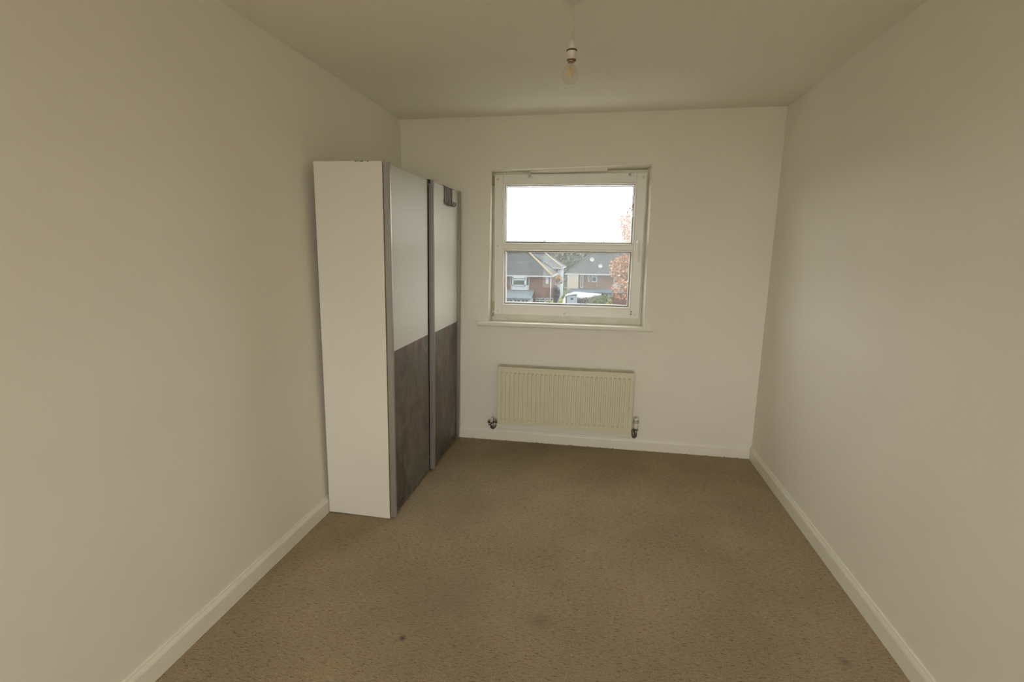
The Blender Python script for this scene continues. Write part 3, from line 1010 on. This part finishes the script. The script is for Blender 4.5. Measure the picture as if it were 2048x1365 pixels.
MB().prism([(-hw - 0.08, hh - 0.08), (hw + 0.08, hh + 0.14), (hw + 0.08, hh + 0.22), (-hw - 0.08, hh)], 'y', -1.0, 1.0).build('roof', 'flat_roof_pale', sh)
zz = at(1143, 598, LS).z - GZ
sw = MB().box(-0.12, 0.16, -0.93, -0.9, zz - 0.1, zz + 0.1).build('window', 'window_dark', sh)


# trees and shrubs
def foliage(n, rx, ry, rz, size, seed, shell=0.35, lump=0.35, lumps=9, flat=0.0):
    rnd = random.Random(seed)
    cs = []
    for k in range(lumps):
        u, v, w_ = rnd.gauss(0, 1), rnd.gauss(0, 1), rnd.gauss(0, 1)
        q = math.sqrt(u * u + v * v + w_ * w_)
        s = rnd.uniform(0.35, 0.75)
        cs.append((u / q * s, v / q * s, w_ / q * s, rnd.uniform(0.7, 1.15) * lump))
    cs.append((0, 0, 0, 0.55))
    mb = MB()
    for i in range(n):
        c = cs[rnd.randrange(len(cs))]
        u, v, w_ = rnd.gauss(0, 1), rnd.gauss(0, 1), rnd.gauss(0, 1)
        q = math.sqrt(u * u + v * v + w_ * w_)
        s = c[3] * (1 - shell * rnd.random() ** 2)
        p = Vector(((c[0] + u / q * s) * rx, (c[1] + v / q * s) * ry, (c[2] + w_ / q * s) * rz))
        n1_ = Vector((rnd.gauss(0, 1), rnd.gauss(0, 1), rnd.gauss(0, 1))).normalized()
        t1 = n1_.orthogonal().normalized()
        t2 = n1_.cross(t1)
        a_ = size * rnd.uniform(0.6, 1.3)
        b_ = a_ * 0.55
        mb.face([p - t1 * a_, p - t2 * b_, p + t1 * a_, p + t2 * b_])
    return mb


def tree(name, label, cat, base, crown, r, n, size, leafm, trunk_r, seed, lump=0.35, lumps=9, group=None):
    base = Vector(base)
    t = tag(empty(name, tuple(base)), label, cat, group)
    rnd = random.Random(seed)
    ch = Vector(crown) - base
    mb = MB()
    mb.tube([(0, 0, 0), (ch.x * 0.3, ch.y * 0.3, ch.z * 0.45), (ch.x * 0.8, ch.y * 0.8, ch.z * 0.85), (ch.x, ch.y, ch.z + r[2] * 0.6)],
            [trunk_r, trunk_r * 0.8, trunk_r * 0.5, trunk_r * 0.12], 8)
    if trunk_r > 0.06:
        for k in range(9):
            a_ = 2.4 * k
            s0 = Vector((ch.x, ch.y, ch.z + r[2] * (-0.75 + 0.14 * k)))
            e_ = s0 + Vector((math.cos(a_) * r[0] * 0.8, math.sin(a_) * r[1] * 0.8, r[2] * rnd.uniform(0.15, 0.4)))
            mb.tube([s0, (s0 + e_) / 2 + Vector((0, 0, 0.1 * r[2])), e_], [trunk_r * 0.35, trunk_r * 0.2, trunk_r * 0.06], 5)
    mb.build('trunk', 'bark', t)
    f = foliage(n, *r, size, seed, lump=lump, lumps=lumps)
    o = f.build('foliage', leafm, t, loc=tuple(ch), fix=False)
    o['kind'] = 'stuff'
    return t


LT = 34.0
c = at(1264, 556, LT)
tree('autumn_tree', 'tall autumn tree with dense rusty orange leaves', 'tree', (c.x + 0.4, c.y, GZ), (c.x, c.y, c.z), (1.9, 1.9, 2.0), 3600, 0.085, 'leaf_orange', 0.16, 11, 0.42, 14)
at_ = bpy.data.objects['autumn_tree']
fo = foliage(3000, 1.6, 1.6, 2.1, 0.10, 12, lump=0.30, lumps=16).build('sparse_top', 'leaf_orange', at_, loc=(-0.25, 0, c.z + 2.9 - GZ), fix=False)
fo['kind'] = 'stuff'
c = at(1114, 558, 80)
tree('amber_tree', 'small round amber leaved tree between the houses', 'tree', (c.x, c.y, GZ), tuple(c), (1.25, 1.2, 0.95), 700, 0.15, 'leaf_amber', 0.09, 5, 0.5, 6)
c = at(1112, 572, 78)
tree('dark_bush', 'dark rounded bush below the amber tree', 'bush', (c.x, c.y, GZ), (c.x, c.y, c.z - 1.35), (0.95, 0.8, 1.75), 1200, 0.14, 'leaf_dark', 0.03, 6, 0.55, 6)
for k, (px, py, Lh, r, lm, lab) in enumerate((
        (1166, 603, 57.5, (0.75, 0.6, 0.55), 'leaf_dark', 'grey green bush beside the pale blue shed'),
        (1196, 602, 56, (0.95, 0.7, 0.6), 'leaf_green', 'wide green bush below the pale garage roof'),
        (1220, 607, 52, (0.38, 0.35, 0.5), 'leaf_yellow', 'small yellow green bush before the porch'),
        (1120, 603, 57, (0.45, 0.4, 0.65), 'leaf_yellow', 'upright yellow green shrub beside the glazed lean-to'),
        (1098, 605, 58, (0.55, 0.4, 0.55), 'leaf_yellow', 'straggling pale shrub before the ground floor window'),
        (1212, 596, 60, (0.8, 0.6, 0.5), 'leaf_green', 'loose green bush against the porch wall'))):
    c = at(px, py, Lh)
    tree('garden_bush', lab, 'bush', (c.x, c.y, GZ), (c.x, c.y, c.z - 0.1), r, 420, 0.10, lm, 0.045, 20 + k, 0.5, 6, 'garden bushes')
far_labels = ('pale green tree rising behind the white house', 'grey green tree behind the gap between the houses', 'broad grey green tree behind the cream wing',
              'distant tree behind the brick house roof', 'distant tree behind the satellite dishes', 'distant tree behind the autumn tree')
for k, (px, Lh, rr, top) in enumerate(((1128, 112, 4.7, 486), (1103, 140, 5.6, 484), (1152, 131, 5.0, 487), (1040, 130, 6.0, 483), (1186, 152, 5.8, 484), (1244, 128, 5.5, 486))):
    c = at(px, top, Lh)
    tree('distant_tree', far_labels[k], 'tree', (c.x, c.y, GZ), (c.x, c.y, c.z - 4.6), (rr, rr * 0.8, 4.9), 2200, 0.6, 'leaf_far', 0.3, 40 + k, 0.5, 9, 'trees beyond the houses')
